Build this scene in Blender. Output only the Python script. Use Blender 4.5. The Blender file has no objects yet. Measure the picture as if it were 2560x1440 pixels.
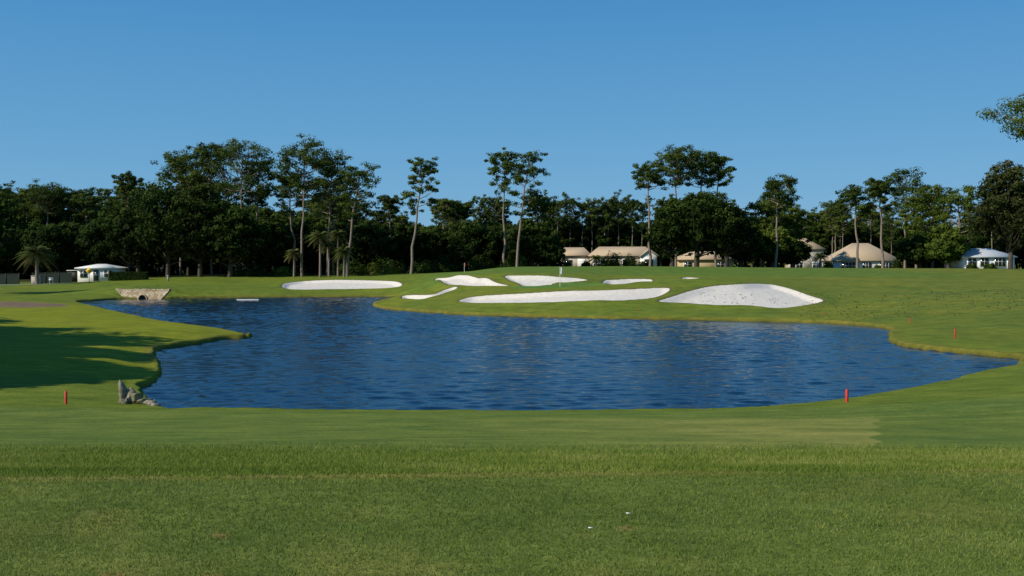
import bpy, math
import numpy as np
from mathutils import Vector
rng = np.random.default_rng(7)
scene = bpy.context.scene
CAMZ = 5.0

# ------------------------------------------------------------------ helpers
def link(o, parent=None):
    scene.collection.objects.link(o)
    if parent is not None: o.parent = parent
    return o
def empty(name, loc):
    e = bpy.data.objects.new(name, None); e.location = loc; e.empty_display_size = .2
    return link(e)

class B:
    def __init__(s): s.V=[]; s.L=[]; s.T=[]; s.M=[]; s.C=[]; s.n=0
    def add(s, V, F, mat=0, tint=.5):
        V=np.asarray(V,float).reshape(-1,3); F=np.asarray(F,int)
        if F.ndim==1: F=F[None]
        s.V.append(V); s.L.append((F+s.n).ravel()); m=len(F)
        s.T.append(np.full(m,F.shape[1])); s.M.append(np.full(m,mat))
        s.C.append(np.broadcast_to(np.asarray(tint,float),(m,)).copy()); s.n+=len(V)
    def mesh(s, name, mats, smooth=False):
        V=np.concatenate(s.V); L=np.concatenate(s.L); T=np.concatenate(s.T)
        me=bpy.data.meshes.new(name)
        me.vertices.add(len(V)); me.vertices.foreach_set('co',V.ravel().astype(np.float32))
        me.loops.add(len(L)); me.loops.foreach_set('vertex_index',L.astype(np.int32))
        me.polygons.add(len(T))
        st=np.concatenate([[0],np.cumsum(T)[:-1]]).astype(np.int32)
        me.polygons.foreach_set('loop_start',st)
        me.polygons.foreach_set('material_index',np.concatenate(s.M).astype(np.int32))
        if smooth: me.polygons.foreach_set('use_smooth',np.ones(len(T),bool))
        for m in mats: me.materials.append(m)
        me.update(calc_edges=True)
        a=me.attributes.new('tint','FLOAT','FACE'); a.data.foreach_set('value',np.concatenate(s.C).astype(np.float32))
        return me
    def obj(s,name,mats,loc=(0,0,0),parent=None,smooth=False,rz=0):
        o=bpy.data.objects.new(name,s.mesh(name,mats,smooth)); o.location=loc; o.rotation_euler=(0,0,rz)
        return link(o,parent)

def box(b,c,s,mat=0,tint=.5):
    c=np.array(c,float); s=np.array(s,float)/2
    v=np.array([[x,y,z] for z in(-1,1) for y in(-1,1) for x in(-1,1)])*s+c
    b.add(v,[[0,2,3,1],[4,5,7,6],[0,1,5,4],[2,6,7,3],[0,4,6,2],[1,3,7,5]],mat,tint)
def tube(b,pts,rad,sides=7,mat=0,tint=.5,cap=True):
    pts=np.array(pts,float); n=len(pts); rad=np.broadcast_to(rad,(n,))
    d=np.gradient(pts,axis=0); d/=np.linalg.norm(d,axis=1)[:,None]+1e-9
    up=np.array([0,1,0.]) if abs(d[0][2])>.7 else np.array([0,0,1.])
    V=[]
    for i in range(n):
        a=np.cross(d[i],up); a/=np.linalg.norm(a)+1e-9; c=np.cross(d[i],a)
        th=np.arange(sides)/sides*2*np.pi
        V.append(pts[i]+rad[i]*(np.cos(th)[:,None]*a+np.sin(th)[:,None]*c))
    V=np.concatenate(V); F=[]
    for i in range(n-1):
        for j in range(sides):
            k=(j+1)%sides; F.append([i*sides+j,i*sides+k,(i+1)*sides+k,(i+1)*sides+j])
    b.add(V,F,mat,tint)
    if cap: b.add(V[-sides:],[list(range(sides))],mat,tint)
def leaves(b,C,N,size,aspect=.5,mat=1,tint=.5,r=rng):
    n=len(C); N=N/(np.linalg.norm(N,axis=1)[:,None]+1e-9)
    R=r.normal(size=(n,3)); T=np.cross(N,R); T/=np.linalg.norm(T,axis=1)[:,None]+1e-9
    Q=np.cross(N,T); s=np.broadcast_to(size,(n,))[:,None]
    V=np.stack([C+T*s,C+Q*s*aspect,C-T*s,C-Q*s*aspect],1).reshape(-1,3)
    b.add(V,np.arange(4*n).reshape(n,4),mat,tint)

def vnoise(x,y,seed=0):
    xi=np.floor(x).astype(np.int64); yi=np.floor(y).astype(np.int64); fx=x-xi; fy=y-yi
    fx=fx*fx*(3-2*fx); fy=fy*fy*(3-2*fy)
    def h(a,c):
        k=(a*374761393+c*668265263+seed*1442695041)&0xffffffff
        k=((k^(k>>13))*1274126177)&0xffffffff
        return ((k^(k>>16))&0xffff)/65535.
    return (h(xi,yi)*(1-fx)+h(xi+1,yi)*fx)*(1-fy)+(h(xi,yi+1)*(1-fx)+h(xi+1,yi+1)*fx)*fy
def fbm(x,y,s,seed=0,o=3):
    t=0;a=.5;f=1/s
    for i in range(o): t=t+a*(vnoise(x*f,y*f,seed+i)-.5)*2; a*=.5; f*=2.1
    return t
def sst(a,b_,x):
    t=np.clip((x-a)/(b_-a),0,1); return t*t*(3-2*t)

# ------------------------------------------------------------------ materials
def mat(name):
    m=bpy.data.materials.new(name); m.use_nodes=True; nt=m.node_tree
    for n in list(nt.nodes): nt.nodes.remove(n)
    out=nt.nodes.new('ShaderNodeOutputMaterial'); p=nt.nodes.new('ShaderNodeBsdfPrincipled')
    nt.links.new(p.outputs[0],out.inputs[0]); return m,nt,p,out
def noise(nt,scale,detail=4,vec=None,rough=.6):
    n=nt.nodes.new('ShaderNodeTexNoise'); n.inputs['Scale'].default_value=scale; n.inputs['Detail'].default_value=detail
    n.inputs['Roughness'].default_value=rough
    if vec is not None: nt.links.new(vec,n.inputs['Vector'])
    return n
def coord(nt,scale=(1,1,1),rot=(0,0,0)):
    t=nt.nodes.new('ShaderNodeTexCoord'); mp=nt.nodes.new('ShaderNodeMapping'); mp.inputs['Scale'].default_value=scale
    mp.inputs['Rotation'].default_value=rot
    nt.links.new(t.outputs['Object'],mp.inputs[0]); return mp.outputs[0]
def ramp(nt,fac,stops):
    r=nt.nodes.new('ShaderNodeValToRGB'); e=r.color_ramp.elements
    while len(e)<len(stops): e.new(.5)
    for i,(p,c) in enumerate(stops): e[i].position=p; e[i].color=(*c,1) if len(c)==3 else c
    nt.links.new(fac,r.inputs[0]); return r.outputs[0]
def mix(nt,fac,a,b_,mode='MIX'):
    n=nt.nodes.new('ShaderNodeMix'); n.data_type='RGBA'; n.blend_type=mode
    for inp,v in ((n.inputs[0],fac),(n.inputs[6],a),(n.inputs[7],b_)):
        if hasattr(v,'links'): nt.links.new(v,inp)
        elif isinstance(v,(int,float)): inp.default_value=v
        else: inp.default_value=(*v,1)
    return n.outputs[2]
def math_(nt,op,a,b_=None,clamp=False):
    n=nt.nodes.new('ShaderNodeMath'); n.operation=op; n.use_clamp=clamp
    for i,v in enumerate((a,b_)):
        if v is None: continue
        if hasattr(v,'links'): nt.links.new(v,n.inputs[i])
        else: n.inputs[i].default_value=v
    return n.outputs[0]
def bump(nt,p,h,strength=.5,dist=.05):
    b_=nt.nodes.new('ShaderNodeBump'); b_.inputs['Strength'].default_value=strength; b_.inputs['Distance'].default_value=dist
    nt.links.new(h,b_.inputs['Height']); nt.links.new(b_.outputs[0],p.inputs['Normal'])
def simple(name,c1,c2,scale=5,rough=.8,bs=.3,bd=.02,spec=.3,vscale=(1,1,1)):
    m,nt,p,o=mat(name); n=noise(nt,scale,5,coord(nt,vscale))
    nt.links.new(ramp(nt,n.outputs[0],[(.3,c1),(.7,c2)]),p.inputs['Base Color'])
    p.inputs['Roughness'].default_value=rough; p.inputs['Specular IOR Level'].default_value=spec
    bump(nt,p,n.outputs[0],bs,bd); return m
def foliage(name,dark,mid,light,trans=.25):
    m,nt,p,o=mat(name)
    a=nt.nodes.new('ShaderNodeAttribute'); a.attribute_name='tint'
    oi=nt.nodes.new('ShaderNodeObjectInfo')
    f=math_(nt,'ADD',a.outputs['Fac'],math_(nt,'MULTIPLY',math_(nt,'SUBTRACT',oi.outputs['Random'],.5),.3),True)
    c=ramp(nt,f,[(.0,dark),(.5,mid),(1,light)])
    nt.links.new(c,p.inputs['Base Color']); p.inputs['Roughness'].default_value=.75; p.inputs['Specular IOR Level'].default_value=.06
    tr=nt.nodes.new('ShaderNodeBsdfTranslucent'); nt.links.new(c,tr.inputs[0])
    ms=nt.nodes.new('ShaderNodeMixShader'); ms.inputs[0].default_value=trans
    nt.links.new(p.outputs[0],ms.inputs[1]); nt.links.new(tr.outputs[0],ms.inputs[2]); nt.links.new(ms.outputs[0],o.inputs[0])
    return m
M_bark=simple('bark',(.13,.10,.08),(.31,.25,.20),3,.9,.6,.05,vscale=(3,3,.6))
M_barkd=simple('bark_dark',(.04,.032,.025),(.11,.09,.07),3,.9,.6,.05,vscale=(3,3,.6))
M_oak=foliage('oak_foliage',(.010,.020,.004),(.028,.050,.009),(.085,.125,.020))
M_pine=foliage('pine_foliage',(.025,.048,.009),(.070,.105,.018),(.15,.185,.034),.3)
M_bright=foliage('bright_foliage',(.040,.070,.010),(.10,.14,.020),(.18,.22,.038),.3)
M_magn=foliage('magnolia_foliage',(.02,.03,.008),(.045,.06,.016),(.17,.12,.045),.1)
M_palm=foliage('palm_foliage',(.05,.07,.02),(.12,.15,.04),(.30,.24,.11),.2)
M_blade=foliage('grass_blade',(.105,.155,.025),(.19,.25,.042),(.40,.37,.12),.3)
M_white=simple('white_paint',(.70,.70,.68),(.8,.8,.78),4,.6,.05,.005)
M_cream=simple('cream_stucco',(.55,.47,.38),(.65,.57,.47),6,.85,.2,.01)
M_tan=simple('tan_stucco',(.46,.35,.2),(.54,.42,.25),6,.85,.2,.01)
M_roof=simple('tan_shingle',(.43,.33,.22),(.50,.39,.27),2,.85,.05,.003,vscale=(1,1,4))
M_roofw=simple('white_metal_roof',(.62,.62,.6),(.75,.75,.73),5,.5,.05,.01)
M_roofg=simple('grey_metal_roof',(.42,.45,.48),(.52,.55,.58),5,.5,.05,.01)
M_glass,ntg,pg,_=mat('window_glass'); pg.inputs['Base Color'].default_value=(.02,.03,.035,1); pg.inputs['Roughness'].default_value=.08
M_red=simple('red_paint',(.5,.03,.02),(.62,.05,.03),9,.5,.1,.003)
M_yellow=simple('yellow_sign_paint',(.75,.45,.02),(.8,.5,.03),9,.5,.05,.002)
M_black=simple('black_paint',(.012,.014,.013),(.025,.028,.025),9,.6,.05,.002)
M_fence=simple('fence_screen',(.012,.025,.018),(.025,.04,.03),9,.8,.3,.01)
M_conc=simple('concrete',(.3,.29,.27),(.42,.4,.37),3,.9,.3,.01)
M_rock=simple('rock',(.10,.09,.06),(.36,.32,.25),3.5,.9,.9,.08)
M_moss=simple('mossy_rock',(.06,.07,.02),(.26,.24,.15),3.5,.9,.9,.08)

# ------------------------------------------------------------------ terrain from image pixels (column, row) and assumed ranges
def C(px,py,d): return ((px-1280)/2500*d, d, CAMZ-(py-650)/2500*d)  # image pixel and assumed range turned into a world point
near=[(400,1015),(500,1017),(700,1020),(1000,1023),(1280,1024),(1500,1023),(1800,1018),(1950,1011),(2120,995),(2200,982),(2300,963),(2400,941),(2500,917),(2548,906)]
far=[(2555,899),(2500,894),(2450,888),(2350,878),(2260,866),(2222,851),(2230,828),(2190,818),(2080,809),(1900,804),(1700,800),(1500,797),(1300,792),(1150,787),(1050,780),(960,772),(934,765),(942,756),(972,749),(1000,744),(960,742),(700,743),(500,745),(420,747),(356,748),(290,749),(230,753),(190,757)]
leftp=[(260,766),(330,781),(400,795),(480,805),(560,816),(618,829)]
left2=[(624,836),(603,842),(560,845),(520,852),(440,864),(392,874),(386,890),(393,915),(388,945),(345,972)]
WP=[]
for p in near: d=4.75*2500/(p[1]-650); WP.append(((p[0]-1280)/2500*d,d))
for p in far: d=5*2500/(p[1]-650); WP.append(((p[0]-1280)/2500*d,d))
for p in leftp: d=4.6*2500/(p[1]-650); WP.append(((p[0]-1280)/2500*d,d))
for p in left2: d=4.9*2500/(p[1]-650); WP.append(((p[0]-1280)/2500*d,d))
def smoothpoly(P,k=4):
    P=np.array(P,float); n=len(P); out=[]
    for i in range(n):
        a,b_,c,d=P[(i-1)%n],P[i],P[(i+1)%n],P[(i+2)%n]
        for j in range(k):
            t=j/k; out.append(.5*((2*b_)+(-a+c)*t+(2*a-5*b_+4*c-d)*t*t+(-a+3*b_-3*c+d)*t**3))
    return np.array(out)
WPs=smoothpoly(WP,3)

ctrl=[(x,y,.3) for x,y in WP]
ctrl+=[(0,13.5,2.41),(-8,13.5,2.41),(8,13.5,2.41),(-16,13,2.3),(16,13.5,2.5),(0,7.6,3.33),(-9,7.6,3.3),(9,7.6,3.35),
 (0,-2,3.9),(-20,-5,3.8),(20,-5,4),(0,-40,4),(-60,-40,4),(60,-40,4),(-40,15,2.4),(40,15,3)]
for px in(-600,300,900,1500,2100): ctrl+=[C(px,1080,20),C(px,1050,25.5)]
ctrl+=[C(2560,1085,20),C(2560,1040,25),C(2560,985,31),C(2650,935,39),C(2800,900,46),C(3300,850,46),C(3300,960,28)]
ctrl+=[C(100,1005,32.5),C(-300,1000,33),C(0,900,43),C(200,890,45),C(0,800,73),C(200,820,65),C(450,828,62.5),C(300,850,57),C(-400,800,68),C(-400,880,46),
 C(0,765,95),C(0,752,112),C(130,760,103),C(-400,750,110)]
ctrl+=[C(0,738,140),C(150,736,142),C(356,721,130.5),C(260,723,132),C(460,722,134),C(330,716,148),C(0,716,165),C(200,712,170),C(200,705,185),C(0,710,190),C(350,698,185),C(600,689,192),C(450,712,160),C(600,712,160),
 C(850,729,144),C(850,700,156),C(950,692,168),C(900,688,192),C(1000,722,142),C(-500,705,190),C(-500,730,145)]
ctrl+=[C(1000,748,118.5),C(1080,738,116),C(1060,712,132),C(1180,716,118),C(1180,692,124),C(1180,681,142),C(1130,684,155),C(1250,722,108),C(1200,760,97),
 C(1250,740,101),C(1400,759,93),C(1400,731,98),C(1600,754,92),C(1640,722,98),C(1400,718,106),C(1420,710,112),C(1370,716,115),C(1370,691,119.5),C(1370,681,131),
 C(1370,669,146),C(1570,713,115),C(1570,699,119.5),C(1570,686,131),C(1700,671,147),C(1700,700,112),C(1250,669,148),
 C(1700,767,91),C(1850,771,89),C(1960,774,89),C(1850,711,100),C(1850,697,115),C(2000,742,97),C(2070,755,94),C(2100,722,106),C(2100,690,126),C(2100,674,147),C(2350,673,147),C(2560,676,142)]
ctrl+=[C(2300,800,75),C(2300,750,90),C(2300,712,110),C(2560,850,58),C(2560,790,72),C(2560,730,93),C(2900,850,58),C(2900,730,93),C(3300,680,130),C(2900,675,145)]
for px,z in((-500,.8),(100,.9),(600,2),(950,2.3),(1300,3),(1700,2.9),(2100,2.5),(2500,2.6),(3200,2.6)):
    ctrl+=[((px-1280)/2500*215,215,z),((px-1280)/2500*270,270,z)]
CT=np.array(ctrl); S=60.
def phi(r2): return .5*r2*np.log(r2+1e-12)
P0=CT[:,:2]/S; n0=len(P0)
K=phi(((P0[:,None]-P0[None])**2).sum(2))+np.eye(n0)*2e-4
A=np.zeros((n0+3,n0+3)); A[:n0,:n0]=K; A[:n0,n0]=1; A[:n0,n0+1:]=P0; A[n0,:n0]=1; A[n0+1:,:n0]=P0.T
W=np.linalg.solve(A,np.concatenate([CT[:,2],[0,0,0]]))
def tps(x,y):
    out=np.empty(len(x)); 
    for i in range(0,len(x),60000):
        q=np.stack([x[i:i+60000],y[i:i+60000]],1)/S
        r2=(q[:,0:1]-P0[None,:,0])**2+(q[:,1:2]-P0[None,:,1])**2
        out[i:i+60000]=phi(r2)@W[:n0]+W[n0]+q@W[n0+1:]
    return out
def tee_edge(x): return 7.7+.015*x+.25*np.sin(x*.35)*0.4
def base_h(x,y):
    x=np.atleast_1d(np.asarray(x,float)); y=np.atleast_1d(np.asarray(y,float))
    h=np.clip(tps(np.clip(x,-190,190),np.clip(y,-50,290)),.25,4.6)
    r=np.hypot(x,y); k=np.maximum(sst(225,320,r),sst(-10,-60,y)); h=h*(1-k)+2.6*k
    e=tee_edge(x); k=1-sst(-.5,1.2,y-e); k*=1-sst(18,30,np.abs(x)); h=h*(1-k)+3.35*k
    h=h+.05*fbm(x,y,9,3)*sst(12,30,y)
    return np.maximum(h,.22)
def sdpoly(x,y,P,pad=12,default=-50.):
    """positive inside"""
    out=np.full(len(x),default); m=(x>P[:,0].min()-pad)&(x<P[:,0].max()+pad)&(y>P[:,1].min()-pad)&(y<P[:,1].max()+pad)
    X=x[m];Y=y[m]; d=np.full(len(X),1e9); ins=np.zeros(len(X),bool); n=len(P)
    for i in range(n):
        ax,ay=P[i]; bx,by=P[(i+1)%n]; ex,ey=bx-ax,by-ay
        t=np.clip(((X-ax)*ex+(Y-ay)*ey)/(ex*ex+ey*ey+1e-12),0,1)
        d=np.minimum(d,(X-ax-t*ex)**2+(Y-ay-t*ey)**2)
        if ay!=by: ins^=((ay>Y)!=(by>Y))&(X<(bx-ax)*(Y-ay)/(by-ay)+ax)
    out[m]=np.where(ins,1,-1)*np.sqrt(d); return out
def pixels_to_ground(pts,d0=25,d1=260):  # casts image pixels along camera rays onto the base terrain
    ds=np.linspace(d0,d1,900); out=[]
    for px,py in pts:
        x=(px-1280)/2500*ds; ray=CAMZ-(py-650)/2500*ds; hit=np.nonzero(ray<=base_h(x,ds))[0]
        i=hit[0] if len(hit) else 600
        out.append((x[i],ds[i]))
    return np.array(out)
bunkers=[
 [(705,716),(716,709),(760,704),(830,701),(920,702),(980,704),(1003,710),(1000,717),(970,721),(900,723),(820,724),(740,725),(712,722)],
 [(1088,700),(1110,696),(1180,693),(1215,697),(1240,708),(1272,716),(1200,716),(1150,714),(1110,708)],
 [(1263,692),(1300,690),(1390,693),(1440,697),(1468,702),(1420,707),(1380,711),(1340,717),(1300,712),(1275,703)],
 [(1508,706),(1540,701),(1590,699),(1632,702),(1590,707),(1550,712),(1520,711)],
 [(1005,742),(1040,739),(1080,738),(1110,727),(1138,719),(1141,723),(1110,734),(1080,743),(1050,750),(1020,748)],
 [(1150,753),(1180,744),(1240,739),(1320,735),(1400,730),(1500,728),(1600,724),(1660,721),(1675,726),(1655,740),(1620,748),(1560,752),(1480,753),(1400,757),(1300,759),(1200,759),(1155,757)],
 [(1647,754),(1680,744),(1730,728),(1780,717),(1850,712),(1920,712),(1970,722),(2020,740),(2058,752),(2040,760),(1990,768),(1940,772),(1880,766),(1800,764),(1720,760),(1660,757)],
 [(1705,697),(1725,695),(1752,697),(1725,699)]]
BP=[smoothpoly(pixels_to_ground(p,80),3) for p in bunkers]
MULCH=smoothpoly(np.array([C(-300,755,110)[:2],C(60,757,108)[:2],C(175,762,102)[:2],C(120,769,96)[:2],C(0,771,92)[:2],C(-300,774,90)[:2]]),3)
def wsd(x,y): return -sdpoly(x,y,WPs,15,-50.)+.22*fbm(x,y,1.6,9)   # positive on land
def full_h(x,y,ret=False):
    x=np.atleast_1d(np.asarray(x,float)); y=np.atleast_1d(np.asarray(y,float))
    h=base_h(x,y); w=wsd(x,y)
    h=.24+(h-.24)*sst(-.2,2.5,w)
    sand=np.full(len(x),-50.)
    for P in BP: sand=np.maximum(sand,sdpoly(x,y,P,4))
    h=h-.30*sst(-.05,.9,sand)+.10*(1-sst(0,1.3,np.abs(sand+.5)))+.05*fbm(x,y,1.1,91)*sst(.3,1,sand)
    h=-.9+(h+.9)*sst(-.5,.1,w)
    if ret: return h,w,sand
    return h
def gz(x,y): return float(full_h([x],[y])[0])

# ------------------------------------------------------------------ ground sheet
rad=np.concatenate([2*1.011**np.arange(0,250)]); rad=rad[rad<30]
rad=np.concatenate([[.5,1,1.5],rad,np.arange(30,60,.22),np.arange(60,165,.42),165*1.035**np.arange(0,90)])
bear=np.concatenate([np.arange(-.60,.60,.0014)]); rest=np.linspace(.60,2*np.pi-.60,110)[:-1]
bear=np.concatenate([bear,rest]); nb,nr=len(bear),len(rad)
X=(rad[:,None]*np.sin(bear)[None]).ravel(); Y=(rad[:,None]*np.cos(bear)[None]).ravel()
H,Wd,SD=full_h(X,Y,True)
V=np.stack([X,Y,H],1); i=np.arange(nr-1)[:,None]*nb; j=np.arange(nb)[None]; j2=(j+1)%nb
F=np.stack([i+j,i+j2,i+nb+j2,i+nb+j],2).reshape(-1,4)
gb=B(); gb.add(V,F[:, ::-1]); 
gb.add(np.array([[0,0,3.35]]),np.zeros((0,3),int))
c0=len(V); ring=np.stack([np.full(nb,c0),np.arange(nb),(np.arange(nb)+1)%nb],1)
gb.L.append(ring[:,::-1].ravel()); gb.T.append(np.full(nb,3)); gb.M.append(np.zeros(nb)); gb.C.append(np.zeros(nb))
G=np.array([1.42,1.42,1.15])
col=np.tile(np.array([.092,.128,.020])*G,(len(X),1))
def blend(c,k,raw=False): 
    global col; k=np.clip(k,0,1)[:,None]; col=col*(1-k)+np.array(c)*(1 if raw else G)*k
nz=fbm(X,Y,14,21); nz2=fbm(X,Y,3,22)
blend((.122,.138,.020),.6*sst(.0,.5,nz))
blend((.108,.120,.026),.6*sst(20,40,X)*sst(50,60,Y))
blend((.066,.102,.022),.7*sst(.05,.45,fbm(X,Y,6,25))*sst(50,60,Y))
# cross-slope mowing passes on the far right hill
blend((.075,.115,.024),.45*sst(-.2,.2,np.sin((Y*.55+X*.18)*1.35))*sst(24,32,X)*sst(62,70,Y)*(1-sst(135,150,Y)))
blend((.135,.160,.014),sst(-10,-14,X)*sst(36,42,Y)*(1-sst(100,115,Y)))
gx,gy=C(1400,715,116)[:2]
blend((.070,.138,.032),1-sst(.9,1.05,np.hypot((X-gx-2)/9,(Y-gy+6)/6)))
blend((.070,.122,.026),.8*sst(126,129,Y+.1*np.abs(X-14))*(1-sst(50,60,X))*sst(-16,-10,X))
k=sst(13.1,13.6,Y-.02*X)*(1-sst(30.0,30.8,Y-.0*X))*(1-sst(11.5,12.3,X-.45*(Y-14)))
blend((.098,.138,.032),k)
blend((.076,.122,.030),k*.6*sst(-.1,.3,fbm(X*.12,Y,.9,35)))
kp=sst(14.0,14.4,Y+.05*X)*(1-sst(25,27,Y))*sst(0,9,X+.1*Y+3*nz2)*(1-sst(-.06,.06,X-.365*Y+.10*np.round(np.sin(Y*2.2))))
blend((.200,.205,.065),.85*kp*(.75+.6*fbm(X*.25,Y,1.0,31)))
e=Y-tee_edge(X)
blend((.100,.158,.018),sst(-.1,.1,e)*(1-sst(13.0,13.4,Y-.02*X)))
blend((.066,.11,.02),.6*sst(12.2,12.8,Y-.02*X)*(1-sst(13.2,13.5,Y-.02*X))*(1-sst(0,8,X)))
blend((.22,.18,.08),.7*(1-sst(.0,.22,np.abs(e)))*sst(.0,.4,fbm(X,Y,1.0,41)+.35))
blend((.090,.130,.036),1-sst(-.25,.0,e))
blend((.155,.162,.055),(1-sst(-.25,0,e))*.55*sst(.05,.5,fbm(X,Y,.9,51)))
for dx,dy,r in((-1.75,5.95,.05),(-1.55,5.15,.06),(.70,6.1,.05),(2.0,5.0,.05),(4.6,8.9,.12),(-2.1,5.2,.05)):
    blend((.22,.14,.07),.8*(1-sst(.4,1.2,np.hypot((X-dx)/r/1.6,(Y-dy)/r))))
kb=(1-sst(.0,1.0,Wd+.5*nz2))
blend((.120,.105,.028),kb*.6*sst(40,50,Y)); blend((.045,.035,.018),1-sst(-.22,.08,Wd),True)
mul=sdpoly(X,Y,MULCH,6); blend((.19,.14,.10),sst(-.3,.3,mul+.7*nz2),True)
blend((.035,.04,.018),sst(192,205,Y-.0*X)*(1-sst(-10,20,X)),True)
gme_o=gb.obj('ground',[],smooth=True); gme=gme_o.data
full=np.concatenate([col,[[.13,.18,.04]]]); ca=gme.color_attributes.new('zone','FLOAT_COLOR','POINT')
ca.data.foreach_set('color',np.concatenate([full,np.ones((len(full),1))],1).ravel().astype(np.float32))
sa=gme.attributes.new('sand','FLOAT','POINT'); sa.data.foreach_set('value',np.concatenate([SD,[-50]]).astype(np.float32))
m,nt,p,o=mat('ground_grass')
za=nt.nodes.new('ShaderNodeAttribute'); za.attribute_name='zone'
sn=nt.nodes.new('ShaderNodeAttribute'); sn.attribute_name='sand'
co=coord(nt)
n1=noise(nt,.8,6,co); n2=noise(nt,9,6,co,.7); n3=noise(nt,70,4,co,.75); n5=noise(nt,1.2,7,coord(nt,(.35,2.2,1)),.7)
c=mix(nt,1,za.outputs['Color'],ramp(nt,n1.outputs[0],[(.3,(.72,.80,.75)),(.7,(1.28,1.19,1.15))]),'MULTIPLY')
c=mix(nt,1,c,ramp(nt,n5.outputs[0],[(.3,(.70,.77,.70)),(.7,(1.32,1.24,1.28))]),'MULTIPLY')
c=mix(nt,1,c,ramp(nt,n2.outputs[0],[(.3,(.64,.71,.62)),(.7,(1.38,1.27,1.3))]),'MULTIPLY')
c=mix(nt,1,c,ramp(nt,n3.outputs[0],[(.3,(.6,.65,.6)),(.7,(1.45,1.35,1.4))]),'MULTIPLY')
n4=noise(nt,2.5,6,co); sandc=ramp(nt,n4.outputs[0],[(.3,(.60,.555,.49)),(.7,(.73,.685,.62))])
edge=math_(nt,'ADD',sn.outputs['Fac'],math_(nt,'MULTIPLY',math_(nt,'SUBTRACT',n2.outputs[0],.5),.25))
lip=math_(nt,'MULTIPLY',math_(nt,'LESS_THAN',math_(nt,'ABSOLUTE',math_(nt,'ADD',edge,.12)),.18),.65)
c=mix(nt,lip,c,(.11,.09,.04))
c=mix(nt,math_(nt,'GREATER_THAN',edge,0.),c,sandc)
nt.links.new(c,p.inputs['Base Color']); p.inputs['Roughness'].default_value=.9; p.inputs['Specular IOR Level'].default_value=.08
bump(nt,p,math_(nt,'ADD',n3.outputs[0],math_(nt,'MULTIPLY',n2.outputs[0],1.5)),.6,.03)
gme.materials.append(m)

# ------------------------------------------------------------------ water: real wind ripples
yy_=np.concatenate([np.arange(29,60,.11),np.arange(60,140,.16)]); xx_=np.arange(-62,28,.19)
XX,YY=np.meshgrid(xx_,yy_); xf=XX.ravel(); yf=YY.ravel(); r=np.random.default_rng(3); hw=np.zeros(len(xf))
NW=38
for k in range(NW):
    lam=np.exp(r.uniform(np.log(.5),np.log(1.7))); th=r.normal(math.pi/2+.12,.45); kk=2*np.pi/lam; sl=.118*math.sqrt(2/NW)*(1.15 if lam<1.1 else .75)
    ph=(xf*math.cos(th)+yf*math.sin(th))*kk+r.random()*6.28+.9*np.sin(xf*.23*r.uniform(.5,1.5)+k)+.8*np.sin(yf*.19*r.uniform(.5,1.5)+k)
    hw+=sl/kk*np.sin(ph)
amp=.92+.6*fbm(xf*.35,yf,9,61); amp*=1-.62*sst(62,78,yf)*sst(6,18,xf); amp*=1-.3*sst(100,118,yf); hw*=amp
wb=B(); ny,nx=XX.shape; i=np.arange(ny-1)[:,None]*nx; j=np.arange(nx-1)[None]
wb.add(np.stack([xf,yf,hw],1),np.stack([i+j,i+j+1,i+nx+j+1,i+nx+j],2).reshape(-1,4))
m,nt,p,o=mat('pond_water')
p.inputs['Base Color'].default_value=(.002,.017,.048,1); p.inputs['Roughness'].default_value=.07; p.inputs['IOR'].default_value=1.33
w2=noise(nt,6,3,coord(nt,(.6,1.4,1),(0,0,-.2)),.6)
bump(nt,p,w2.outputs[0],.45,.03)
wb.obj('pond_water',[m],smooth=True)

# ------------------------------------------------------------------ turf blades on the tee
N=420000; gd=4.2+(17-4.2)*rng.random(N)**1.2; keep=rng.random(N)>sst(8.0,16.5,gd); gd=gd[keep]; N=len(gd)
gu=rng.uniform(-.66,.66,N); gx_=gu*gd; gy_=gd
hz=base_h(gx_,gy_); s=.6+.055*gd; hgt=(.014+.014*rng.random(N))*s*np.where(gy_>tee_edge(gx_),1.4,1)
wid=.0032*s; th=rng.uniform(0,2*np.pi,N); ln=rng.normal(0,.5,(N,2))*hgt[:,None]
base=np.stack([gx_,gy_,hz-.003],1); dx=np.stack([np.cos(th)*wid,np.sin(th)*wid,np.zeros(N)],1)
tip=base+np.stack([ln[:,0],ln[:,1],hgt],1)
tb=B(); tint=np.clip(.38+.38*fbm(gx_,gy_,.8,51)+.25*fbm(gx_*.4,gy_,2.5,52)+rng.normal(0,.18,N),0,1)
tb.add(np.stack([base-dx,base+dx,tip],1).reshape(-1,3),np.arange(3*N).reshape(N,3),0,tint)
tb.obj('grass',[M_blade])

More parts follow.
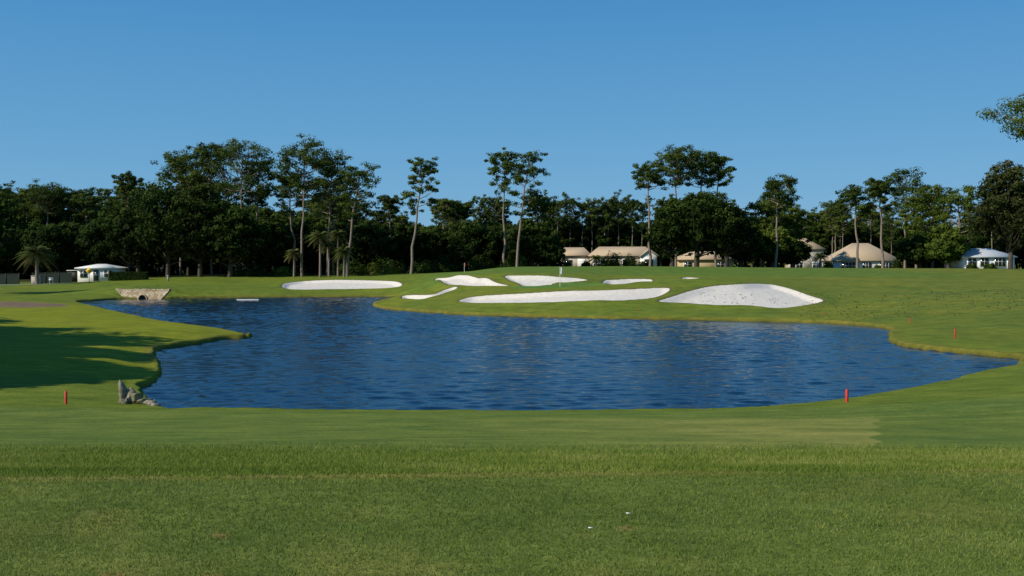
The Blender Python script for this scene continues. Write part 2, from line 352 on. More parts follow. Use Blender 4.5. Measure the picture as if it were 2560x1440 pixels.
# ------------------------------------------------------------------ trees
def pine(b,r,H,cb,R,lean=(0,0),nbr=26,tr=.26,lsz=.23,lp=84,dead=3,ps=1.12):
    zz=np.linspace(0,H*.97,9); wob=r.normal(0,.12,(9,2)); wob[0]=0
    ax=np.stack([lean[0]*(zz/H)**1.4+wob[:,0],lean[1]*(zz/H)+wob[:,1],zz],1)
    tube(b,ax,tr*(1-.8*zz/H)+.02,7,0)
    at=lambda z:np.array([np.interp(z,zz,ax[:,0]),np.interp(z,zz,ax[:,1]),z])
    a=r.random()*6
    def puff(c,pr,n,lit):
        d=r.normal(size=(n,3)); d/=np.linalg.norm(d,axis=1)[:,None]; pr=pr*ps
        rr=r.random(n)**.45
        P=c+d*rr[:,None]*pr*np.array([1,1,.55]); nrm=d+np.array([0,0,.6])+r.normal(0,.35,(n,3))
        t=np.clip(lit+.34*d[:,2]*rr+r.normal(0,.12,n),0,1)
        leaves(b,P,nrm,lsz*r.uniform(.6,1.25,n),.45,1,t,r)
    for k in range(nbr):
        s=(k+.5)/nbr; s=s**.8; z0=cb+(H-cb)*s*.92; a+=2.4+r.normal(0,.4)
        prof=(.45+.62*math.sin(math.pi*min(1,s*.72+.14)))*r.uniform(.6,1.12)
        L=R*prof; el=r.uniform(.0,.4)+.5*s
        p0=at(z0); dr=np.array([math.cos(a)*math.cos(el),math.sin(a)*math.cos(el),math.sin(el)])
        p1=p0+dr*L*.5+[0,0,-.04*L]; p2=p0+dr*L+np.array([0,0,.10*L])
        tube(b,[p0,p1,p2],[.09,.06,.02],4,0,cap=False)
        lit=r.uniform(.15,.65)
        puff(p2,R*r.uniform(.22,.34),lp,lit)
        if r.random()<.8: puff(p0+dr*L*.62+r.normal(0,.16*R,3)*[1,1,.6],R*r.uniform(.18,.28),int(lp*.7),lit-.08)
        for q in range(2):
            off=r.normal(0,.24*R,3)*[1,1,.5]; tube(b,[p1,p2+off],[.03,.015],3,0,cap=False); puff(p2+off,R*r.uniform(.16,.26),int(lp*.6),lit)
    puff(at(H*.93),R*.35,lp,.6)
    for k in range(dead):
        z0=cb*r.uniform(.55,1); a=r.random()*6.3; p0=at(z0); tube(b,[p0,p0+np.array([math.cos(a),math.sin(a),.2])*r.uniform(.6,1.6)],[.04,.015],3,0,cap=False)
def oak(b,r,H,R,zlow,ncl=85,lp=75,lsz=.27,cone=0.,tr=.4,litb=0.,fill=700,asp=.6):
    cz=(H+zlow)/2; hz_=(H-zlow)/2
    tube(b,[[0,0,0],[.1,0,cz*.35],[.2,.1,cz*.7],[0,0,H*.8]],[tr*1.25,tr,tr*.7,.1],8,0)
    lob=r.normal(size=(9,3)); lob/=np.linalg.norm(lob,axis=1)[:,None]
    for k in range(ncl):
        d=r.normal(size=3); d/=np.linalg.norm(d)
        if d[2]<-.6: d[2]*=-1
        g=.72+.36*max(0,(lob@d).max()-.5)*2*.8
        rr=g*r.uniform(.55,1.0)
        c=np.array([d[0]*R*rr,d[1]*R*rr,cz+d[2]*hz_*rr])
        if cone>0:
            f=1-cone*max(0,(c[2]-zlow)/(H-zlow)); c[:2]*=f*1.25
        pr=R*r.uniform(.15,.27)*(1-.5*cone*max(0,(c[2]-zlow)/(H-zlow)))
        if k%4==0: tube(b,[[0,0,max(.8,c[2]*.45)],(c*.55+np.array([0,0,c[2]*.1])),c],[tr*.4,tr*.22,.03],4,0,cap=False)
        dd=r.normal(size=(lp,3)); dd/=np.linalg.norm(dd,axis=1)[:,None]; q=r.random(lp)**.35
        P=c+dd*q[:,None]*pr*np.array([1,1,.75])
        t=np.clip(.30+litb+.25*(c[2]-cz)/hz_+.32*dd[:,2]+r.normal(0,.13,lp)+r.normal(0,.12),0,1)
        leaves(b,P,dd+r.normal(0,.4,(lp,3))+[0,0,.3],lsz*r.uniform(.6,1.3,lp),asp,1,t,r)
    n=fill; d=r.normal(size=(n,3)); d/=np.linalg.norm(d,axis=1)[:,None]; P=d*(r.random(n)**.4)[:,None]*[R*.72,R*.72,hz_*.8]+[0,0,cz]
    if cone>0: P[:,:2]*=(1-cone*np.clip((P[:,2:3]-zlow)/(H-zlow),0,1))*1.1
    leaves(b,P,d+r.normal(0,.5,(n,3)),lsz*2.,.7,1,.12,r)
def palm(b,r,H,R,nf=26,tr=.22):
    tube(b,[[0,0,0],[.05,0,H*.5],[0,.05,H]],[tr*1.2,tr,tr],8,0)
    for k in range(nf):
        a=k*2.4; el=1.25-1.9*(k/nf)+r.normal(0,.08); L=R*r.uniform(.9,1.1)
        t=np.linspace(0,1,7); up=np.sin(el)*t*L-.55*L*t*t; out=np.cos(el)*t*L+.15*L*t*t
        pts=np.stack([math.cos(a)*out,math.sin(a)*out,H+up],1); tube(b,pts,np.linspace(.05,.012,7),3,1,.4,False)
        side=np.array([-math.sin(a),math.cos(a),0]); m_=22; tt=np.linspace(.12,1,m_)
        c=np.stack([np.interp(tt,t,pts[:,i]) for i in range(3)],1); fw=np.array([math.cos(a),math.sin(a),0])
        for sg in(-1,1):
            w=.28*R*np.sin(np.pi*np.clip(tt*.85+.12,0,1))[:,None]
            tipp=c+side*sg*w+fw*w*.5-np.array([0,0,1])*w*.35
            V=np.stack([c-fw*.07,c+fw*.07,tipp],1).reshape(-1,3)
            b.add(V,np.arange(3*m_).reshape(m_,3),1,np.clip((.8 if k>nf*.8 else .45)+r.normal(0,.1),0,1))
def place(px,d): 
    x=(px-1280)/2500*d; return x,d,gz(x,d)-.1
def topz(py,d): return CAMZ+(650-py)/2500*d
def add_pine(px,d,top,cbpy,wpx,lean_px=0,nm='pine_tree',mt=None,seed=None,**k):
    x,y,z=place(px,d); H=topz(top,d)-z; cb=topz(cbpy,d)-z; R=wpx/2/2500*d*.95
    b=B(); pine(b,np.random.default_rng(seed or int(px*7+top)),H-.8,cb,R,(lean_px/2500*d,0),**k)
    return b.obj(nm,[M_bark,mt or M_pine],(x,y,z))
def add_oak(px,d,top,lowpy,wpx,nm='oak_tree',mt=None,bk=None,**k):
    x,y,z=place(px,d); H=topz(top,d)-z; zl=max(.3,topz(lowpy,d)-z); R=wpx/2/2500*d
    b=B(); oak(b,np.random.default_rng(int(abs(px)*5+top)+3),H,R,zl,**k)
    return b.obj(nm,[bk or M_barkd,mt or M_oak],(x,y,z))

for a in [(322,205,440,495,64,0),(530,196,370,480,115,-8),(598,192,374,500,150,12),(640,200,410,520,85,10),(452,204,404,480,110,0),(500,200,440,520,100,0),
          (755,186,369,500,128,8),(735,192,435,540,90,-10),(818,188,393,560,115,14),(868,184,418,560,105,34),(835,198,450,560,80,0),
          (1028,184,393,540,84,36),(1262,194,384,470,76,-2),(1292,184,382,545,92,32),(1340,200,490,560,66,0),
          (1625,192,420,478,82,-8),(1690,198,389,470,115,0),(1745,202,395,472,95,10),(1790,202,402,470,80,6),
          (1938,190,457,528,96,8),(2143,190,476,550,90,-8),(2206,188,451,530,76,-10),(2262,215,444,520,105,0),
          (975,205,494,560,66,0),(1110,225,508,550,70,0),(1150,228,514,550,60,0),(120,222,478,535,110,0),(70,228,487,535,80,0),(175,226,482,540,80,0),(215,222,492,550,70,0)]:
    add_pine(*a,nbr=32 if a[4]>105 else 22)
for a in [(2330,200,470,640,110,0),(2400,190,478,640,100,-12),(1905,205,500,640,90,0),(1985,210,520,640,80,0),(2290,208,490,600,80,0)]:
    add_pine(*a,mt=M_bright,nbr=32,dead=0,lsz=.25)
for a in [(420,190,450,700,200),(500,188,462,705,190),(345,194,500,700,150),(575,186,505,705,170),(660,192,530,700,140),(250,200,535,700,150),(930,196,560,690,130),(700,198,565,700,120),(800,200,570,700,130),(870,198,565,700,120),
          (1740,188,462,672,190),(1680,190,482,676,150),(1815,186,482,672,160),(1850,194,540,672,110),(1090,205,560,685,120),(1180,200,545,680,140),(1330,198,545,672,150),(1250,205,560,672,130),(1370,196,590,672,90),(1010,202,560,685,110),
          (1980,200,595,668,90),(2300,195,590,668,120),(140,200,550,700,150)]:
    add_oak(*a,lp=85,ncl=95)
add_oak(1930,200,560,668,110,mt=M_bright); add_oak(2370,188,560,670,110,mt=M_bright)
add_oak(2525,150,400,655,215,nm='magnolia_tree',mt=M_magn,cone=.5,ncl=130,lp=95,lsz=.24,asp=.5,tr=.3)
add_oak(-58,140,440,712,245,nm='oak_tree',ncl=110)
def oakxy(x,y,H,R,zl,**k):
    b=B(); oak(b,np.random.default_rng(int(abs(x*13+y))),H,R,zl,**k); b.obj('oak_tree',[M_barkd,M_oak],(x,y,gz(x,y)-.1))
for q in((-35.5,32,16,6.5,1.5),(-38,39,16.5,6.5,1.5),(-43,46,16,7,1.5),(-48,53,15.5,7,1.5),(-57,61,15.5,7,1.5)): oakxy(*q,lp=90,ncl=120,fill=2200,lsz=.3)
b=B(); d=72; x=(2655-1280)/2500*d; z=gz(x,d)-.1; pine(b,np.random.default_rng(12),topz(338,d)-z,topz(368,d)-z,4.7,nbr=15,lsz=.12,lp=300,tr=.25,ps=1.); b.obj('pine_tree',[M_bark,M_bright],(x,d,z))

for px,d,top,rp in((92,176,632,46),(800,182,590,32),(822,184,612,26),(860,180,628,28),(735,184,632,24),(1490,200,645,18),(845,186,585,26),(2050,205,640,20)):
    x,y,z=place(px,d); b=B(); palm(b,rng,topz(top,d)-z,rp/2500*d,nf=50 if px<100 else 36,tr=.3 if px<100 else .18); b.obj('palm_tree',[M_bark,M_palm],(x,y,z))
def shrub(px,d,wpx,hpx,mt=M_oak,nm='shrub'):
    x,y,z=place(px,d); R=wpx/2/2500*d; H=hpx/2500*d; b=B(); r=np.random.default_rng(int(px))
    n=1600; dd=r.normal(size=(n,3)); dd[:,2]=np.abs(dd[:,2]); dd/=np.linalg.norm(dd,axis=1)[:,None]
    bump_=1+.25*np.sin(dd[:,0]*6+r.random()*6)*np.cos(dd[:,1]*5)
    P=dd*(r.random(n)**.25*bump_)[:,None]*[R,R*.7,H]; tube(b,[[0,0,0],[0,0,H*.6]],[.08,.04],5,0)
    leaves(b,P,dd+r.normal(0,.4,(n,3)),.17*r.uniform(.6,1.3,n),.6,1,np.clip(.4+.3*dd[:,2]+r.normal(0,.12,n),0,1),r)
    b.obj(nm,[M_barkd,mt],(x,y,z))
for a in [(1535,205,50,42),(1575,204,40,36),(1515,203,34,30),(1610,206,30,20),(1465,207,26,20),(2240,205,26,30),(2430,180,30,14),(2475,178,34,16),(2070,200,30,24),(2195,203,30,16),
          (960,192,110,44,M_bright),(880,190,90,40,M_oak),(1060,192,80,36,M_oak),(620,190,120,30,M_oak),(710,190,80,26,M_bright),(1400,200,60,36),(1200,196,90,44),(1120,196,90,46),(1290,194,90,40)]:
    shrub(*a)
x,y,z=place(322,182); b=B(); n=6000; P=np.stack([rng.uniform(-3.4,3.4,n),rng.uniform(-.7,.7,n),rng.uniform(0,1.5,n)],1)
k=rng.integers(0,3,n); P[k==0,1]=-.7; P[k==1,2]=1.5; P+=rng.normal(0,.06,(n,3)); box(b,(0,0,.7),(6.5,1.1,1.3),0)
NN=rng.normal(0,.45,(n,3)); NN[:,1]-=1.*(k==0); NN[:,2]+=1.*(k==1)
leaves(b,P,NN,.12,.6,1,np.clip(.4+rng.normal(0,.15,n),0,1)); b.obj('hedge',[M_fence,M_oak],(x,y,z))

forest=empty('distant_forest',(0,240,0)); protos=[]
for k in range(5):
    b=B(); r=np.random.default_rng(100+k); oak(b,r,14,5.2,1.2,ncl=70,lp=70,lsz=.38,fill=600,tr=.3); protos.append(b.mesh('broadleaf_mesh',[M_barkd,M_oak]))
for k in range(5):
    b=B(); r=np.random.default_rng(200+k); pine(b,r,18,11,3.4,nbr=18,lsz=.28,lp=55,tr=.22,dead=0); protos.append(b.mesh('pine_mesh',[M_bark,M_pine]))
def inst(me,x,y,s,sz):
    o=bpy.data.objects.new('tree',me); o.location=(x,y-240,max(0.5,float(base_h(x,y)[0]))-.2); o.rotation_euler=(0,0,rng.random()*6.28); o.scale=(s,s,sz); link(o,forest)
def prof(px):
    return np.interp(px,[-600,0,250,330,600,700,800,950,1050,1200,1400,1600,1900,2050,2150,2400,2560,3200],[500,505,515,500,500,520,530,540,558,548,550,545,530,545,555,558,545,520])
for row,(d,off) in enumerate(((212,26),(228,10),(248,0))):
    px=-560.
    while px<3150:
        px+=rng.uniform(24,42)*225/d
        if d<225 and 1385<px<2600: continue
        dd=d+rng.uniform(-6,6)+(22 if px>1385 and d<240 else 0); t=prof(px)+off+rng.uniform(-8,24); Ht=topz(t,dd)-2.2
        inst(protos[rng.integers(0,5)],(px-1280)/2500*dd,dd,Ht/14*rng.uniform(.85,1.1),Ht/14)
for k in range(135):
    px=rng.uniform(-500,3100); d=rng.uniform(232,262); t=prof(px)-rng.uniform(-8,38); Ht=topz(t,d)-2.2
    if 1040<px<1100: continue
    inst(protos[5+rng.integers(0,5)],(px-1280)/2500*d,d,Ht/18*rng.uniform(.8,1.1),Ht/18)
for px in (1380,1425,1455,1480,1520,1545,1580,1235,1200,1355):
    d=240; Ht=topz(rng.uniform(500,520),d)-2.5; inst(protos[5+rng.integers(0,5)],(px-1280)/2500*d,d,Ht/18*.75,Ht/18)
b=B()
for k in range(300):
    px=rng.uniform(-500,3100); d=rng.uniform(214,226) if not 1385<px<2600 else rng.uniform(246,252); x=(px-1280)/2500*d; z=float(base_h(x,d)[0]); n=90; R=rng.uniform(2,3.6)
    dd=rng.normal(size=(n,3)); dd[:,2]=np.abs(dd[:,2]); dd/=np.linalg.norm(dd,axis=1)[:,None]
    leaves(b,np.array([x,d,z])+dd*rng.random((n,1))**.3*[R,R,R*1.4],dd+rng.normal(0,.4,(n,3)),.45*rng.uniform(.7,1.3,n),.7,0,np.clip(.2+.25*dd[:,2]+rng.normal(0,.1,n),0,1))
b.obj('understory',[M_oak])

# ------------------------------------------------------------------ houses
def hip(b,w,dp,z0,h,ov=.5,ridge=None,mat=0):
    a=w/2+ov; c=dp/2+ov; rl=max(0.01,(w/2-dp/2) if ridge is None else ridge)
    V=[[-a,-c,z0],[a,-c,z0],[a,c,z0],[-a,c,z0],[-a,-c,z0+.18],[a,-c,z0+.18],[a,c,z0+.18],[-a,c,z0+.18],[-rl,0,z0+h],[rl,0,z0+h]]
    b.add(V,[[0,1,5,4],[1,2,6,5],[2,3,7,6],[3,0,4,7],[4,5,9,8],[6,7,8,9],[3,2,1,0]],mat); b.add(V,[[5,6,9],[7,4,8]],mat)
def house(name,px,d,wpx,dep,eave,apex,wall,roof,wins,ridge=None,rz=0,basez=None,extra=None):
    x,y,z=place(px,d); 
    w=wpx/2500*d; E=empty(name,(x,y+dep/2,z)); E.rotation_euler=(0,0,rz)
    ez=topz(eave,d)-z; az=topz(apex,d)-z
    b=B(); box(b,(0,0,ez/2-.2),(w-.8,dep-.8,ez+.4)); b.obj('walls',[wall],parent=E)
    b=B(); hip(b,w-.8,dep-.8,ez+.003,az-ez,.4,ridge); b.obj('roof',[roof],parent=E)
    for k,(wx,ww,wz,wh,kind) in enumerate(wins):
        b=B(); fx=wx*w; yy=-(dep-.8)/2
        box(b,(fx,yy-.03,wz),(ww+.2,.08,wh+.2),0); 
        if kind=='garage':
            box(b,(fx,yy-.09,wz),(ww,.05,wh),0)
            for q in range(1,4): box(b,(fx,yy-.12,wz-wh/2+q*wh/4),(ww,.02,.04),2)
        else:
            box(b,(fx,yy-.085,wz),(ww,.04,wh),1); nm=max(1,int(round(ww/.7)))
            for q in range(1,nm): box(b,(fx-ww/2+q*ww/nm,yy-.12,wz),(.06,.04,wh),0)
            box(b,(fx,yy-.124,wz+.1),(ww,.036,.05),0)
        b.obj('door' if kind=='door' else 'garage_door' if kind=='garage' else 'window_%d'%(k+1),[M_white,M_glass,M_black],parent=E)
    if extra: extra(E,w,dep,ez,az)
    return E
def gable(E,w,dep,ez,az):
    b=B(); g=1.9; yy=-(dep-.8)/2-1.2; cx=w*.34
    box(b,(cx,yy+.6,ez/2),(3.4,1.2,ez),0); b.add([[cx-1.7,yy-.003,ez],[cx+1.7,yy-.003,ez],[cx,yy-.003,ez+1.3]],[[0,1,2]],0)
    b.add([[cx-2,yy-.3,ez-.1],[cx,yy-.3,ez+1.42],[cx,yy+4,ez+1.42],[cx-2,yy+4,ez-.1]],[[0,1,2,3]],1); b.add([[cx+2,yy-.3,ez-.1],[cx,yy-.3,ez+1.42],[cx,yy+4,ez+1.42],[cx+2,yy+4,ez-.1]],[[3,2,1,0]],1)
    box(b,(cx,yy-.04,1.15),(1.9,.06,2.1),2); b.obj('entry_gable',[M_white,M_roof,M_glass],parent=E)
house('stucco_house',1562,215,172,9,641,616,M_cream,M_roof,[(-.38,2.2,1.2,1.6,'w'),(-.16,1.6,1.4,1.3,'w'),(.05,2.4,1.2,2,'w')],ridge=5.2,extra=gable)
house('stucco_house',1438,222,84,8,640,618,M_cream,M_roof,[(.25,2.4,1.2,2.1,'garage'),(-.2,1.5,1.4,1.3,'w')],ridge=2.2)
house('stucco_house',1765,214,150,8,650,628,M_tan,M_roof,[(-.3,1.6,1.2,1.3,'w'),(.25,1.6,1.2,1.3,'w')])
house('stucco_house',2018,238,92,9,624,594,M_cream,M_roof,[(-.2,1.6,1.4,1.3,'w'),(.25,1.6,1.4,1.3,'w')],ridge=.8)
def cage(E,w,dep,ez,az):
    b=B(); x0=-w/2-4.8; x1=-w/2+.2; y0=-3.4; y1=2.; h0=ez-.5; h1=ez+1.2
    for xx in np.linspace(x0,x1,4):
        for yy in (y0,y1): box(b,(xx,yy,h0/2),(.1,.1,h0))
        tube(b,[[xx,y0,h0],[xx,y0+1.3,h1],[xx,y1-1.3,h1],[xx,y1,h0]],.05,4)
    for zz,yy in((h0,y0),(h0*.5,y0),(h1,y0+1.3),(h1,y1-1.3),(h0,y1)): tube(b,[[x0,yy,zz],[x1,yy,zz]],.05,4)
    b.obj('pool_screen_frame',[M_white],parent=E)
house('stucco_house',2172,215,166,11,653,607,M_white,M_roof,[(-.3,3.,1.3,1.7,'w'),(-.02,1.8,1.4,1.4,'w'),(.26,2.6,1.3,1.5,'w')],ridge=1.8,extra=cage)
house('white_house',2474,186,140,9,644,620,M_white,M_roofg,[(-.3,1.5,1.6,1.5,'w'),(-.08,1.5,1.6,1.5,'w'),(.2,2.,1.6,1.5,'w'),(.38,.9,1.2,2.1,'door')],ridge=2)
def clubx(E,w,dep,ez,az):
    b=B(); box(b,(-w*.62,.5,ez*.42),(2.4,3,ez*.84),0); box(b,(-w*.62,.5,ez*.84+.06),(2.7,3.3,.1),1); b.obj('side_wing',[M_black,M_roofw],parent=E)
house('white_clubhouse',238,184,104,6,672,660,M_white,M_roofw,[(-.3,1.2,1.5,1.2,'w'),(.0,1.0,1.2,2,'door'),(.3,1.6,1.5,1.2,'w')],extra=clubx)

# ------------------------------------------------------------------ fence, path, signs
def ground_strip(name,p0,p1,w,mt,dz=.03,n=40):
    p0=np.array(p0);p1=np.array(p1); t=np.linspace(0,1,n); c=p0+(p1-p0)*t[:,None]; d=(p1-p0)/np.linalg.norm(p1-p0); s=np.array([-d[1],d[0]])*w/2
    L=c-s;R_=c+s; zl=full_h(L[:,0],L[:,1]);zr=full_h(R_[:,0],R_[:,1]); z=np.maximum(zl,zr)+dz; b=B()
    V=np.concatenate([np.c_[L,z],np.c_[R_,z],np.c_[L,z-.4],np.c_[R_,z-.4]]); i=np.arange(n-1)
    b.add(V,np.stack([i,i+1,i+n+1,i+n],1)); b.add(V,np.stack([i,i+2*n,i+2*n+1,i+1],1)); b.add(V,np.stack([i+n,i+n+1,i+3*n+1,i+3*n],1)); b.obj(name,[mt])
ground_strip('cart_path',C(-300,0,168)[:2],C(185,0,178)[:2],2.2,M_conc)
E=empty('screen_fence',(0,0,0)); b=B(); b2=B(); 
fx=np.linspace(C(-250,0,182)[0],C(180,0,182)[0],14)
for k,xx in enumerate(fx):
    z=gz(xx,182); box(b,(xx,182,z+1.0),(.09,.09,2.1)); 
    if k<13 and k!=9:
        x2=fx[k+1]; z2=gz(x2,182); b2.add([[xx,182.02,z+.05],[x2,182.02,z2+.05],[x2,182.02,z2+1.85],[xx,182.02,z+1.85]],[[0,1,2,3]]); tube(b,[[xx,182,z+1.95],[x2,182,z2+1.95]],.04,5)
b.obj('posts_and_rails',[M_black],parent=E); b2.obj('screen',[M_fence],parent=E)
x,y,z=place(92,180); b=B(); box(b,(0,0,.75),(1.6,1,1.5)); box(b,(0,0,1.55),(1.7,1.1,.1)); b.obj('utility_cabinet',[M_conc],(x,y,z))
x,y,z=place(128,176); b=B(); box(b,(-.3,0,.6),(.06,.06,1.2),0); box(b,(.3,0,.6),(.06,.06,1.2),0); box(b,(0,-.05,1.0),(.8,.04,.5),0); b.obj('white_sign',[M_white],(x,y,z))
x,y,z=place(223,176); b=B(); box(b,(0,0,1.2),(.08,.06,2.4),1); hz_=topz(677,176)-z; s_=.62
b.add([[0,-.06,hz_-s_],[s_,-.06,hz_],[0,-.06,hz_+s_],[-s_,-.06,hz_],[0,-.03,hz_-s_],[s_,-.03,hz_],[0,-.03,hz_+s_],[-s_,-.03,hz_]],[[0,1,2,3],[7,6,5,4],[0,4,5,1],[1,5,6,2],[2,6,7,3],[3,7,4,0]],0)
box(b,(0,-.075,hz_+.12),(.5,.02,.09),1); box(b,(0,-.075,hz_-.08),(.6,.02,.09),1)
b.obj('warning_sign',[M_yellow,M_black],(x,y,z))
x,y,z=place(420,176); b=B(); box(b,(0,0,.5),(.25,.25,1)); box(b,(0,0,1.05),(.4,.4,.15)); b.obj('marker_post',[M_conc],(x,y,z))

# ------------------------------------------------------------------ stone culvert
m,nt,p,o=mat('culvert_stone'); vo=nt.nodes.new('ShaderNodeTexVoronoi'); vo.inputs['Scale'].default_value=2.4; nt.links.new(coord(nt,(1,1,1.4)),vo.inputs['Vector'])
ve=nt.nodes.new('ShaderNodeTexVoronoi'); ve.feature='DISTANCE_TO_EDGE'; ve.inputs['Scale'].default_value=2.4; nt.links.new(coord(nt,(1,1,1.4)),ve.inputs['Vector'])
sep=nt.nodes.new('ShaderNodeSeparateColor'); nt.links.new(vo.outputs['Color'],sep.inputs[0])
c=ramp(nt,sep.outputs[0],[(.0,(.40,.28,.16)),(.5,(.62,.49,.31)),(1,(.76,.66,.48))]); c=mix(nt,ramp(nt,ve.outputs[0],[(.01,(1,1,1)),(.05,(0,0,0))]),c,(.22,.17,.12))
nt.links.new(c,p.inputs['Base Color']); p.inputs['Roughness'].default_value=.9
d=127.2; x=(356-1280)/2500*d; wl=7.4; zt=topz(725,d); zb=-.4
E=empty('stone_culvert',(x,d,0)); E.rotation_euler=(0,0,-.16); b=B(); ar=.5; n=14; ac=-.05
arcx=[ar*math.cos(t) for t in np.linspace(math.pi,0,n)]; arcz=[ac+1.1*ar*math.sin(t) for t in np.linspace(math.pi,0,n)]
tops=np.linspace(-ar,ar,n)
for yy in (0,.5):
    for k in range(n-1): b.add([[arcx[k],yy,arcz[k]],[arcx[k+1],yy,arcz[k+1]],[tops[k+1],yy,zt],[tops[k],yy,zt]],[[0,1,2,3]])
    for sg in(-1,1):
        b.add([[sg*ar,yy,zb],[sg*ar,yy,ac],[sg*ar,yy,zt],[sg*(wl/2-.0),yy,zt+.02],[sg*(wl/2-1.6),yy,zb]],[[0,1,2,3,4]])
b.add([[-wl/2,-.02,zt],[wl/2,-.02,zt],[wl/2,.5,zt],[-wl/2,.5,zt]],[[0,1,2,3]]); 
r=np.random.default_rng(5)
for k in range(26):
    xx=-wl/2+.15+k*(wl-.3)/25; box(b,(xx,.24,zt+.04+r.uniform(-.03,.04)),(.28,.50,.12))
for k in range(11):
    t=math.pi*k/10; box(b,(math.cos(t)*(ar+.1),-.04,ac+1.1*math.sin(t)*(ar+.1)),(.17,.1,.17))
b.obj('stone_wall',[m],parent=E)
b=B()
for k in range(n-1): b.add([[arcx[k],.0,arcz[k]],[arcx[k+1],.0,arcz[k+1]],[arcx[k+1],5,arcz[k+1]],[arcx[k],5,arcz[k]]],[[0,1,2,3]])
b.add([[-ar,.25,zb],[ar,.25,zb],[ar,.25,.7],[-ar,.25,.7]],[[0,1,2,3]]); b.obj('arch_barrel_shade',[M_black],parent=E)  # barrel coloured black, with a black sheet across the opening as its inner shade

d=124.; x=(620-1280)/2500*d; b=B()
for k in range(9): box(b,(-1.25+k*.31,0,.12),(.26,.5,.05),0)
tube(b,[[-1.35,-.18,.04],[1.35,-.18,.04]],.08,8,0); tube(b,[[-1.35,.18,.04],[1.35,.18,.04]],.08,8,0)
for k in(-1.1,-.3,.5,1.): box(b,(k,.05,.18),(.18,.12,.06),1)
b.obj('floating_raft',[M_white,M_black],(x,d,0))

# ------------------------------------------------------------------ stakes
def stake(px,py,d,h,w=.075):
    x=(px-1280)/2500*d; z=gz(x,d); b=B(); a=w/2
    V=[[-a,-a,-.2],[a,-a,-.2],[a,a,-.2],[-a,a,-.2],[-a,-a,h-.04],[a,-a,h-.04],[a,a,h-.04],[-a,a,h-.04],[-a*.5,-a*.5,h],[a*.5,-a*.5,h],[a*.5,a*.5,h],[-a*.5,a*.5,h]]
    b.add(V,[[0,1,5,4],[1,2,6,5],[2,3,7,6],[3,0,4,7],[4,5,9,8],[5,6,10,9],[6,7,11,10],[7,4,8,11],[8,9,10,11]]); b.obj('red_stake',[M_red],(x,d,z),rz=.3)
stake(161,1013,31.8,.42); stake(2120,995,33,.43)
stake(2389,851,59,.58,.06); stake(2276,808,73,.38,.05); stake(2060,790,84,.2,.04); stake(1598,778,88,.2,.04)
def flag(px,d,top,colm,fs):
    x,y,z=place(px,d); h=topz(top,d)-z; b=B(); tube(b,[[0,0,0],[0,0,h]],[.026,.022],8,0); tube(b,[[0,0,.1],[0,0,.12]],[.07,.07],10,0)
    u=np.linspace(0,1,8); 
    V=[];
    for k in u:
        for vv in np.linspace(0,1,5): V.append([k*fs*.38,.05*math.sin(k*7+vv),h-.02-vv*fs-(k**1.5)*.25*fs])
    F=[[k*5+q,k*5+q+1,(k+1)*5+q+1,(k+1)*5+q] for k in range(7) for q in range(4)]; b.add(V,F,1); b.obj('golf_flag',[M_white,colm],(x,y,z),smooth=True)
flag(1400,107,667,M_white,.7); flag(1161,150,657,M_red,.45)

# ------------------------------------------------------------------ shoreline rocks
import bmesh
def rock(b,c,s,seed,mat):
    bm=bmesh.new(); bmesh.ops.create_icosphere(bm,subdivisions=3,radius=1); r=np.random.default_rng(seed)
    pl=r.normal(size=(9,3)); pl/=np.linalg.norm(pl,axis=1)[:,None]; V=np.array([v.co[:] for v in bm.verts])
    for q in pl:
        dd=V@q; k=dd>.62; V[k]-=(dd[k]-.62)[:,None]*q
    V+=.035*r.normal(size=V.shape); F=np.array([[v.index for v in f.verts] for f in bm.faces]); bm.free()
    b.add(V*np.array(s)+np.array(c),F,mat)
d=33; x=(303-1280)/2500*d; z=gz(x,d); b=B()
rock(b,(0,0,.34),(.19,.2,.48),1,0); rock(b,(.26,.0,.24),(.2,.2,.34),2,0); rock(b,(.5,-.05,.16),(.28,.22,.25),3,1); rock(b,(.76,-.1,.06),(.26,.2,.18),4,1)
rock(b,(1.0,-.3,.02),(.22,.16,.12),5,0); rock(b,(1.22,-.45,-.02),(.2,.15,.1),6,0); rock(b,(.1,-.25,.05),(.2,.2,.14),8,1); rock(b,(.9,.1,.0),(.2,.2,.12),9,0)
b.obj('shoreline_rocks',[M_rock,M_moss],(x,d,z))
b=B(); n=900; px=rng.uniform(2000,2560,n); d=rng.uniform(76,100,n); x=(px-1280)/2500*d; k=rng.random(n)<.6+.4*(fbm(x,d,5,77)>0); x=x[k]; d=d[k]
x=np.r_[x,rng.uniform(18,26,60)]; d=np.r_[d,rng.uniform(93,97,60)]
z=full_h(x,d); leaves(b,np.stack([x,d,z+.04],1),np.c_[rng.normal(0,.3,(len(x),2)),np.ones(len(x))],.09,.7,0,.6); b.obj('fallen_leaves',[M_barkd])
b=B(); n=90; x=rng.normal(0,1,n)*3+(2010-1280)/2500*56; y=rng.normal(56,2.2,n); leaves(b,np.stack([x,y,np.full(n,.05)],1),np.tile([0,0,1.],(n,1)),.07,.8,0,.7); b.obj('floating_leaves',[M_bright])
b=B(); 
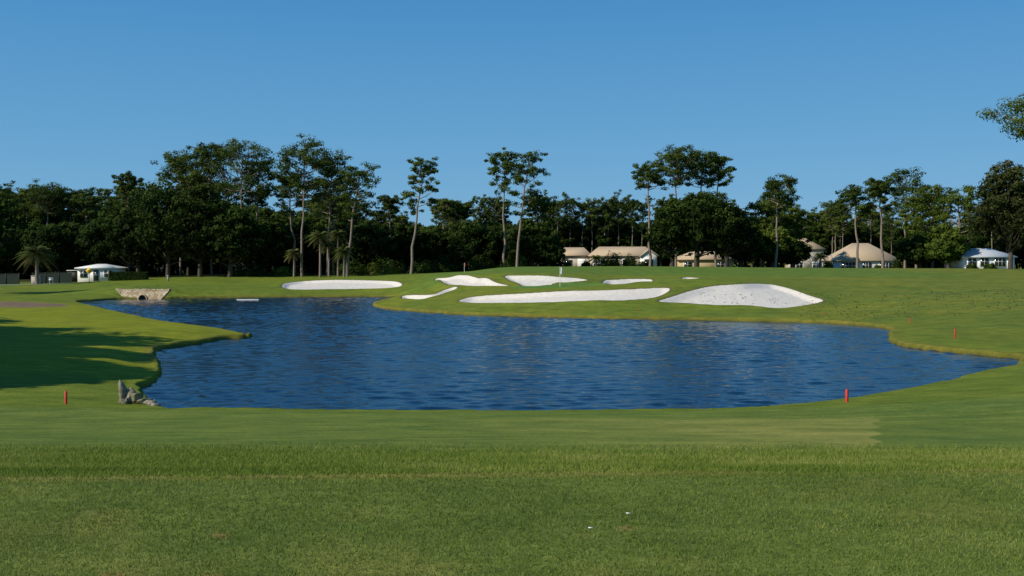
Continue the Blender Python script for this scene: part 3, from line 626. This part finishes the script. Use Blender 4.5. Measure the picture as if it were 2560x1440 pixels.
for (xx,yy) in ((.48,6.05),(.75,6.4)): box(b,(xx,yy,gz(xx,yy)+.02),(.03,.008,.006))
b.obj('broken_golf_tee',[M_white])

# ------------------------------------------------------------------ light, sky, camera
to_sun=Vector((-.89,-.45,0)).normalized(); el=math.radians(35)
ts=Vector((to_sun.x*math.cos(el),to_sun.y*math.cos(el),math.sin(el)))
L=bpy.data.lights.new('sun','SUN'); L.energy=4.7; L.angle=math.radians(.5); L.color=(1,.92,.77)
lo=bpy.data.objects.new('sun',L); lo.rotation_euler=ts.to_track_quat('Z','Y').to_euler(); link(lo)
w=bpy.data.worlds.new('World'); scene.world=w; w.use_nodes=True; nt=w.node_tree; bg=nt.nodes['Background']
sk=nt.nodes.new('ShaderNodeTexSky'); sk.sky_type='NISHITA'; sk.sun_disc=False; sk.sun_elevation=el; sk.sun_rotation=math.atan2(to_sun.x,to_sun.y)
sk.air_density=1.0; sk.dust_density=.0; sk.ozone_density=2.0; sk.altitude=0
tc=nt.nodes.new('ShaderNodeTexCoord'); sx=nt.nodes.new('ShaderNodeSeparateXYZ'); nt.links.new(tc.outputs['Generated'],sx.inputs[0])
gr=ramp(nt,sx.outputs[2],[(0,(.19,.43,.66)),(.09,(.130,.375,.65)),(.27,(.050,.260,.57)),(1,(.012,.10,.30))])
vm=nt.nodes.new('ShaderNodeVectorMath'); vm.operation='SCALE'; vm.inputs['Scale'].default_value=12.5; nt.links.new(gr,vm.inputs[0])
nt.links.new(mix(nt,.88,sk.outputs[0],vm.outputs[0]),bg.inputs[0]); bg.inputs[1].default_value=.08
cam=bpy.data.cameras.new('camera'); cam.sensor_width=36; cam.lens=36*2500/2560; cam.clip_end=8000; cam.clip_start=.05
c=bpy.data.objects.new('camera',cam); c.location=(0,0,CAMZ); c.rotation_euler=(math.radians(90)-math.atan(70/2500),0,0); link(c); scene.camera=c
scene.view_settings.view_transform='Standard'; scene.view_settings.look='None'; scene.view_settings.exposure=0
print('tris',sum(len(o.data.polygons) for o in scene.objects if o.type=='MESH'))
